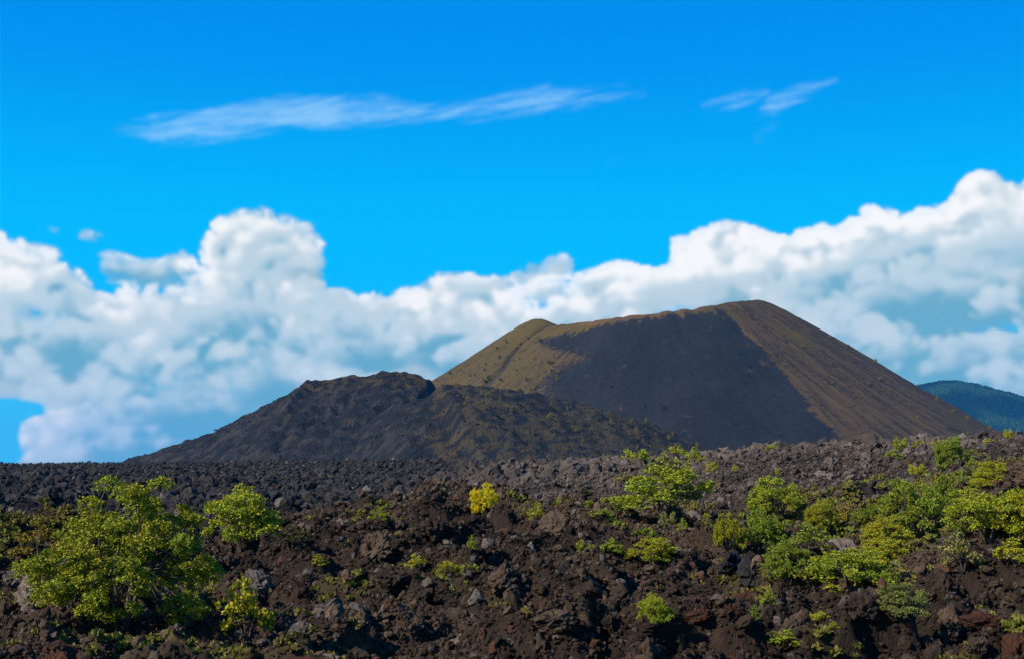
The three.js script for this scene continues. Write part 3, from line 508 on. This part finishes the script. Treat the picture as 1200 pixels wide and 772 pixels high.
function leafCloud(points, per, spread, len, R, up = 0.45) {   // many small bent leaves round the given twig ends
  const n = Math.round(points.length * per), pos = new Float32Array(n * 12), col = new Float32Array(n * 12), idx = new Uint32Array(n * 6);
  const a = new THREE.Vector3(), b = new THREE.Vector3(), c = new THREE.Vector3(), p = new THREE.Vector3();
  for (let k = 0; k < n; k++) {
    const t = points[Math.floor(k / per) % points.length];
    const g = () => (R() + R() + R() - 1.5) * 1.33;
    p.set(t[0] + g() * spread, t[1] + g() * spread * 0.8, t[2] + g() * spread);
    a.set(g(), g() + up, g()).normalize(); b.set(g(), g(), g()).cross(a).normalize(); c.crossVectors(a, b);
    const l = len * (0.6 + 0.8 * R()), w = l * 0.34;
    const q = [p.x, p.y, p.z, p.x + a.x * l * 0.5 + b.x * w + c.x * w * 0.4, p.y + a.y * l * 0.5 + b.y * w + c.y * w * 0.4, p.z + a.z * l * 0.5 + b.z * w + c.z * w * 0.4,
      p.x + a.x * l, p.y + a.y * l, p.z + a.z * l, p.x + a.x * l * 0.5 - b.x * w + c.x * w * 0.4, p.y + a.y * l * 0.5 - b.y * w + c.y * w * 0.4, p.z + a.z * l * 0.5 - b.z * w + c.z * w * 0.4];
    pos.set(q, k * 12);
    const br = 0.6 + 0.7 * R(), hue = (t[3] ?? 0) + (R() - 0.5) * 0.35, old = R() < 0.05 ? 0.5 : 0;
    for (let j = 0; j < 4; j++) col.set([Math.min(1.5, br * (1 + hue * 0.6 + old)), br * (1 - old * 0.3), br * (1 - hue * 0.3)], k * 12 + j * 3);
    idx.set([k * 4, k * 4 + 1, k * 4 + 2, k * 4, k * 4 + 2, k * 4 + 3], k * 6);
  }
  const geo = new THREE.BufferGeometry();
  geo.setAttribute('position', new THREE.BufferAttribute(pos, 3)); geo.setAttribute('color', new THREE.BufferAttribute(col, 3)); geo.setIndex(new THREE.BufferAttribute(idx, 1)); geo.computeVertexNormals();
  return geo;
}
function limb(a, b, ra, rb, bend) {   // a tapered, slightly bent piece of branch
  const mid = a.clone().lerp(b, 0.5).add(bend), c = new THREE.CatmullRomCurve3([a, mid, b]), g = new THREE.TubeGeometry(c, 4, 1, 5), p = g.attributes.position, n = g.attributes.normal;
  for (let i = 0; i < p.count; i++) { const t = Math.floor(i / 6) / 4, r = lerp(ra, rb, t); p.setXYZ(i, p.getX(i) - n.getX(i) * (1 - r), p.getY(i) - n.getY(i) * (1 - r), p.getZ(i) - n.getZ(i) * (1 - r)); }
  return g;
}
function branching(seed, { stems, levels, split, spread, rise, thick, lens, first }) {   // limbs and twig ends of a plant about a unit across
  const R = rng(seed), parts = [], tips = [];
  const grow = (p, d, l, r, lev, hue) => {
    const q = p.clone().addScaledVector(d, l), bend = new THREE.Vector3(R() - 0.5, (R() - 0.5) * 0.6, R() - 0.5).multiplyScalar(l * 0.22);
    parts.push(limb(p, q, r, r * 0.62, bend));
    if (lev <= 1) tips.push([q.x, q.y, q.z, hue]);
    if (lev === 0) return;
    for (let k = 0; k < split; k++) {
      const nd = d.clone().multiplyScalar(0.9).add(new THREE.Vector3((R() - 0.5) * spread, (R() - 0.35) * spread * rise, (R() - 0.5) * spread)).normalize();
      grow(q.clone().addScaledVector(d, -l * 0.35 * R()), nd, l * lens * (0.7 + 0.6 * R()), r * 0.6, lev - 1, hue + (R() - 0.5) * 0.25);
    }
  };
  for (let k = 0; k < stems; k++) { const a = (k + R() * 0.7) / stems * 6.283, t = first * (0.4 + 0.8 * R()), d = new THREE.Vector3(Math.cos(a) * t, 1, Math.sin(a) * t).normalize(); grow(new THREE.Vector3(Math.cos(a) * 0.02, -0.04, Math.sin(a) * 0.02), d, 0.3 * (0.8 + 0.5 * R()), thick * (0.7 + 0.5 * R()), levels, (R() - 0.5) * 0.2); }
  return { wood: mergeGeometries(parts), tips, R };
}
function dome(seed, lobes, ys) {   // twig ends gathered in rounded lobes over a dome
  const R = rng(seed), tips = [], ctr = [];
  for (let k = 0; k < lobes; k++) { const a = R() * 6.283, e = Math.acos(1 - R() * 1.05) , q = 0.42 * (0.75 + 0.35 * R()); ctr.push([Math.sin(e) * Math.cos(a) * q, 0.12 + Math.cos(e) * q * ys * 1.25, Math.sin(e) * Math.sin(a) * q, (R() - 0.5) * 0.4, 0.10 + 0.08 * R()]); }
  for (const [x, y, z, h, r] of ctr) for (let k = 0; k < 16; k++) { const a = R() * 6.283, c = 2 * R() - 1, s = Math.sqrt(1 - c * c), q = r * Math.cbrt(0.3 + 0.7 * R()); tips.push([x + s * Math.cos(a) * q, y + c * q, z + s * Math.sin(a) * q, h]); }
  return { tips, R };
}
function fitted(wood, crown) {   // one plant, one metre wide and one metre tall, standing at its base
  const p = crown.attributes.position, rs = [], ys = [];
  for (let i = 0; i < p.count; i += 4) { rs.push(Math.hypot(p.getX(i), p.getZ(i))); ys.push(p.getY(i)); }
  const cut = (a, t) => a.sort((u, v) => u - v)[Math.floor((a.length - 1) * t)], y1 = cut(ys, 0.985), w = 2 * cut(rs, 0.97);
  for (const g of [wood, crown]) { g.scale(1 / w, 1 / y1, 1 / w); g.computeVertexNormals(); }
  return [wood, crown];
}
const stemOnly = (seed, n) => branching(seed, { stems: n, levels: 1, split: 3, spread: 0.9, rise: 0.8, thick: 0.022, lens: 0.7, first: 0.9 }).wood;
function bushy(seed, { lobes, size, stems, per, leaves, len, thick, low }) {   // stems that fork to many clumps of leaves spread through a domed crown
  const R = rng(seed), wood = [], tips = [], V = (x, y, z) => new THREE.Vector3(x, y, z), forks = [], lean = [R() - 0.5, R() - 0.5];
  for (let k = 0; k < stems; k++) { const a = (k + 0.6 * R()) / stems * 6.283, t = 0.1 + 0.16 * R(); const f = V(Math.cos(a) * t, 0.26 + 0.22 * R(), Math.sin(a) * t); forks.push(f); wood.push(limb(V(Math.cos(a) * 0.03, -0.05, Math.sin(a) * 0.03), f, thick, thick * 0.7, V((R() - 0.5) * 0.05, 0, (R() - 0.5) * 0.05))); }
  for (let k = 0; k < lobes; k++) {
    const a = R() * 6.283, q = Math.sqrt(R()), rr = 0.46 * q, top = (0.96 - 0.5 * q * q) * (0.86 + 0.2 * R()) + (Math.cos(a) * lean[0] + Math.sin(a) * lean[1]) * 0.22 * q, y = lerp(low, top, Math.pow(R(), 0.6));
    const c = V(Math.cos(a) * rr, y, Math.sin(a) * rr), s = size * (0.65 + 0.7 * R()), hue = (R() - 0.5) * 0.4;
    const f = forks.reduce((m, w) => (w.distanceTo(c) < m.distanceTo(c) ? w : m));
    wood.push(limb(f, c, thick * 0.55, thick * 0.2, V((R() - 0.5) * 0.08, -0.03, (R() - 0.5) * 0.08)));
    for (let j = 0; j < per; j++) { const b = R() * 6.283, e = 2 * R() - 0.75, h = Math.sqrt(Math.max(0, 1 - Math.min(1, e * e))), u = s * Math.cbrt(0.25 + 0.75 * R()); tips.push([c.x + Math.cos(b) * h * u, c.y + clamp(e, -1, 1) * u * 0.72, c.z + Math.sin(b) * h * u, hue]); }
  }
  return fitted(mergeGeometries(wood), leafCloud(tips, leaves, size * 0.22, len, R));
}
const SHAPES = { T: [], A: [], D: [], S: [], U: [] };
{
  SHAPES.T.push(bushy(94, { lobes: 110, size: 0.075, stems: 8, per: 24, leaves: 21, len: 0.0155, thick: 0.012, low: 0.03 }));
  for (let k = 0; k < 4; k++) SHAPES.A.push(bushy(120 + k * 7, { lobes: 58, size: 0.11, stems: 6, per: 18, leaves: 11, len: 0.031, thick: 0.016, low: 0.12 }));
  for (let k = 0; k < 3; k++) { const c = dome(300 + k, 30, 1); SHAPES.D.push(fitted(stemOnly(310 + k, 4), leafCloud(c.tips, 20, 0.026, 0.032, c.R))); }
  for (let k = 0; k < 4; k++) SHAPES.S.push(bushy(420 + k * 3, { lobes: 18, size: 0.16, stems: 4, per: 10, leaves: 8, len: 0.066, thick: 0.02, low: 0.1 }));
  { // a sapling: one thin trunk under a flat spray of leaves
    const R = rng(9), tips = [], wood = [limb(new THREE.Vector3(0.02, -0.05, 0), new THREE.Vector3(0, 0.78, 0), 0.022, 0.014, new THREE.Vector3(0.03, 0, 0))];
    for (let k = 0; k < 11; k++) { const a = k * 2.4, r = 0.2 + 0.28 * R(), e = new THREE.Vector3(Math.cos(a) * r, 0.82 + 0.14 * R(), Math.sin(a) * r); wood.push(limb(new THREE.Vector3(0, 0.7 + 0.07 * R(), 0), e, 0.012, 0.006, new THREE.Vector3(0, 0.03, 0))); for (let j = 0; j < 5; j++) tips.push([e.x * (0.5 + 0.12 * j), e.y, e.z * (0.5 + 0.12 * j), 0.1]); }
    SHAPES.U.push(fitted(mergeGeometries(wood), leafCloud(tips, 14, 0.05, 0.08, R)));
  }
}
const named = {};
const numbered = (n) => { const k = named[n] = (named[n] ?? -1) + 1; return k ? n + '_' + String(k).padStart(3, '0') : n; };
function plant(name, shape, leaf, [x, y, z], w, h, turn, label, category, group) {
  const o = new THREE.Group(); o.name = numbered(name);
  const t = new THREE.Mesh(shape[0], M.wood); t.name = 'trunk'; const c = new THREE.Mesh(shape[1], leafMats[leaf]); c.name = 'crown'; o.add(t, c);
  o.position.set(x, y, z); o.rotation.y = turn; o.scale.set(w, h, w);
  o.userData = { label, category }; if (group) o.userData.group = group;
  scene.add(o); return o;
}
{
  const R = rng(31);
  const special = {
    T: ['leafy_tree', 'large airy green tree with several thin stems in the brown rubble', 'tree'],
    U: ['sapling', 'slender sapling with bare thin trunk and flat leafy top', 'sapling'],
    airy: ['leafy_tree', 'airy lime green tree standing alone before dark lava', 'tree'],
    dome: ['yellow_bush', 'round bright yellow bush alone on the rubble ridge', 'bush'],
    dark: ['shrub', 'low dark olive shrub beside the airy lime tree', 'shrub'], olive: ['shrub', 'golden olive shrub behind the large airy tree', 'shrub'], twig: ['shrub', 'sparse twiggy green shrub in reddish brown rubble', 'shrub'],
  };
  PLANTS.forEach(([x, z, w, h, kind, leaf], n) => {
    const list = SHAPES[kind === 'A' && h * 1485 / -z < 20 ? 'S' : kind], d = Math.hypot(x, z), s = x / -z, y = fieldHeight(x, z) - 0.02, turn = R() * 6.283;
    const sp = special[kind] ?? special[leaf];
    if (sp) { plant(sp[0], list[n % list.length], leaf, [x, y, z], w, h, turn, sp[1], sp[2]); return; }
    const zone = d > 118 ? (z < -138 ? ['along the crest of the grey scree', 'shrubs along the scree crest'] : ['on the grey scree slope', 'shrubs on the scree slope']) : s > 0.12 && d > 62 ? ['in the green hollow below grey scree', 'shrubs in the green hollow'] : d > 62 ? ['on the ridge of brown rubble', 'shrubs on the rubble ridge'] : ['in the near brown rubble', 'shrubs in the near rubble'];
    const size = w > 4.2 ? 'spreading' : w > 2.2 ? 'rounded' : w > 1 ? 'small' : 'tiny';
    plant('shrub', list[n % list.length], leaf, [x, y, z], w * 1.06, h * 1.0, turn, size + ' ' + WORDS[leaf] + ' shrub ' + zone[0], 'shrub', zone[1]);
  });
  // small trees dotted over the cone and the old lava hill
  const spot = (th, q, w, leaf, label, group) => { const r = 166 + q, a = th * Math.PI / 180, x = CONE[0] + Math.cos(a) * r, z = CONE[1] + Math.sin(a) * r; plant('young_pine', SHAPES.S[Math.floor(R() * 4)], leaf, [x, coneHeight(th, r) - 0.3, z], w, w * (0.95 + 0.4 * R()), R() * 6.283, label, 'tree', group); };
  for (let k = 0; k < 62; k++) { const th = 8 + 52 * R(), q = 90 + 330 * Math.pow(R(), 0.7); if (noise(th * 0.12, q * 0.012, 3) < -0.15) { k -= 0.5; continue; } spot(th, q, 3 + 4 * R() * R(), R() < 0.65 ? 'pine' : 'pineDark', 'small tree dotted on the brown right flank of the cone', 'trees on the right flank of the cone'); }
  for (let k = 0; k < 12; k++) spot(-6 + 7 * R(), 150 + 150 * R(), 3.5 + 4 * R(), 'pineDark', 'small tree standing on the right edge of the cone', 'trees on the right edge of the cone');
  for (let k = 0; k < 34; k++) spot(118 + 26 * R(), 50 + 190 * R(), 3.2 + 4 * R() * R(), R() < 0.7 ? 'pine' : 'pineDark', 'small tree dotted beside the gully on the left face of the cone', 'trees beside the cone gully');
  for (let k = 0; k < 16; k++) spot(146 + 20 * R(), 40 + 150 * R(), 2.8 + 3 * R(), 'pineDark', 'small tree on the grassy left shoulder of the cone', 'trees on the cone shoulder');
  for (let k = 0; k < 16; k++) spot(66 + 40 * R(), 60 + 260 * R(), 2.6 + 2.6 * R(), 'pineDark', 'small tree rooted in the black ash chute of the cone', 'trees in the ash chute');
  for (let k = 0; k < 52; k++) {
    const x = -60 + 240 * R(), z = -1245 + 120 * R(), w = 2.2 + 2.6 * R() * R(); if (R() > 0.6 + 1.2 * noise(x * 0.02, z * 0.02, 1)) { k -= 0.6; continue; }
    plant('young_pine', SHAPES.S[k & 3 | 0], 'pine', [x, hillHeight(x, z) - 0.3, z], w, w * (1 + 0.6 * R()), R() * 6.283, 'small yellow-green tree dotted on the old lava hill', 'tree', 'trees on the old lava hill');
  }
  for (let k = 0; k < 10; k++) { const x = -330 + 240 * R(), z = -1370 + 40 * R(); plant('young_pine', SHAPES.S[k & 3], 'pineDark', [x, hillHeight(x, z) - 0.3, z], 2.5 + 2 * R(), 3 + 2 * R(), R() * 6.283, 'small tree near the dark crest of the old lava hill', 'tree', 'trees near the crest of the old lava hill'); }
}

// ---------------------------------------------------------------- what nobody could count: grass, rubble on the hill, far forest
function scatter(name, label, category, geo, mat, list) {
  const im = new THREE.InstancedMesh(geo, mat, list.length), m = new THREE.Matrix4(), q = new THREE.Quaternion(), e = new THREE.Euler(), c = new THREE.Color(); im.name = name;
  list.forEach(([x, y, z, sx, sy, rx, ry, rz, col], k) => { m.compose(new THREE.Vector3(x, y, z), q.setFromEuler(e.set(rx, ry, rz)), new THREE.Vector3(sx, sy, sx)); im.setMatrixAt(k, m); im.setColorAt(k, c.setRGB(...col)); });
  im.userData = { kind: 'stuff', label, category }; scene.add(im); return im;
}
{
  const R = rng(66);
  const tips = []; for (let k = 0; k < 9; k++) tips.push([(R() - 0.5) * 0.5, 0.05, (R() - 0.5) * 0.5, 0]);
  const tuft = leafCloud(tips, 5, 0.16, 0.5, R, 1.1);
  const list = [];
  for (let t = 0; t < 90000 && list.length < 11000; t++) {
    const a = lerp(-0.43, 0.43, R()), r = lerp(40, 135, Math.pow(R(), 0.8)), x = Math.sin(a) * r, z = -Math.cos(a) * r, k = R(), m = mossAt(x, z);
    if (k > m * 0.9) continue;
    const c = mix3(mix3([0.12, 0.105, 0.016], [0.18, 0.135, 0.03], R()), [0.16, 0.2, 0.018], sstep(-0.1, 0.3, noise(x * 0.12, 8, z * 0.12)) * (r > 75 && x > 5 ? 1 : 0.4));
    const s = (0.16 + 0.3 * R()) * (0.6 + r / 110); list.push([x, fieldHeight(x, z), z, s, s * 0.9, 0, R() * 6.283, 0, c]);
  }
  scatter('grass', 'olive and yellow grass and moss between the rocks', 'grass', tuft, M.leaf, list);
  const blocks = [];
  for (let k = 0; k < 7000; k++) { const x = lerp(-430, 300, R()), z = lerp(-1400, -1080, R()), s = Math.min(2.2, 0.6 * Math.pow(1 - R() * 0.995, -0.42)), f = 0.6 + 0.8 * R(), n = 0.014 * f; blocks.push([x, hillHeight(x, z) + s * 0.1, z, s, s * (0.6 + 0.6 * R()), R(), R() * 6, R(), [n * 1.05, n, n * 1.02]]); }
  scatter('hill_rubble', 'black lava blocks strewn over the old lava hill', 'lava rubble', rockShape(77, 1, 1.6), M.rock, blocks);
  const crown = new THREE.IcosahedronGeometry(0.5, 2), p = crown.attributes.position; for (let i = 0; i < p.count; i++) { const x = p.getX(i), y = p.getY(i), z = p.getZ(i), k = 1 + 0.5 * noise(x * 5, y * 5, z * 5), t = 1 - 0.55 * clamp(y + 0.5); p.setXYZ(i, x * k * t * 1.3, y * k, z * k * t * 1.3); } crown.computeVertexNormals();
  const wood = [];
  for (let k = 0; k < 17000; k++) { const x = lerp(2300, 4400, R()), z = lerp(-9200, -7800, R()), h = 16 + 20 * R(), f = 0.5 + 0.9 * R(), g = sstep(-0.1, 0.3, noise(x * 0.004, z * 0.0027, 5)); wood.push([x, mountainHeight(x, z) + h * 0.3, z, h * 0.62, h, 0, R() * 6, 0, mix3([0.003, 0.009, 0.006], [0.014, 0.034, 0.012], g).map((q) => q * f)]); }
  scatter('forest', 'dark evergreen forest covering the distant mountain', 'forest', crown, M.rockless ?? (M.rockless = new THREE.MeshPhysicalMaterial({ name: 'forest crowns', roughness: 1, specularIntensity: 0.1 })), wood);
}

scene.traverse((o) => { if (o.isMesh) { o.castShadow = true; o.receiveShadow = true; } });
renderer.render(scene, camera);
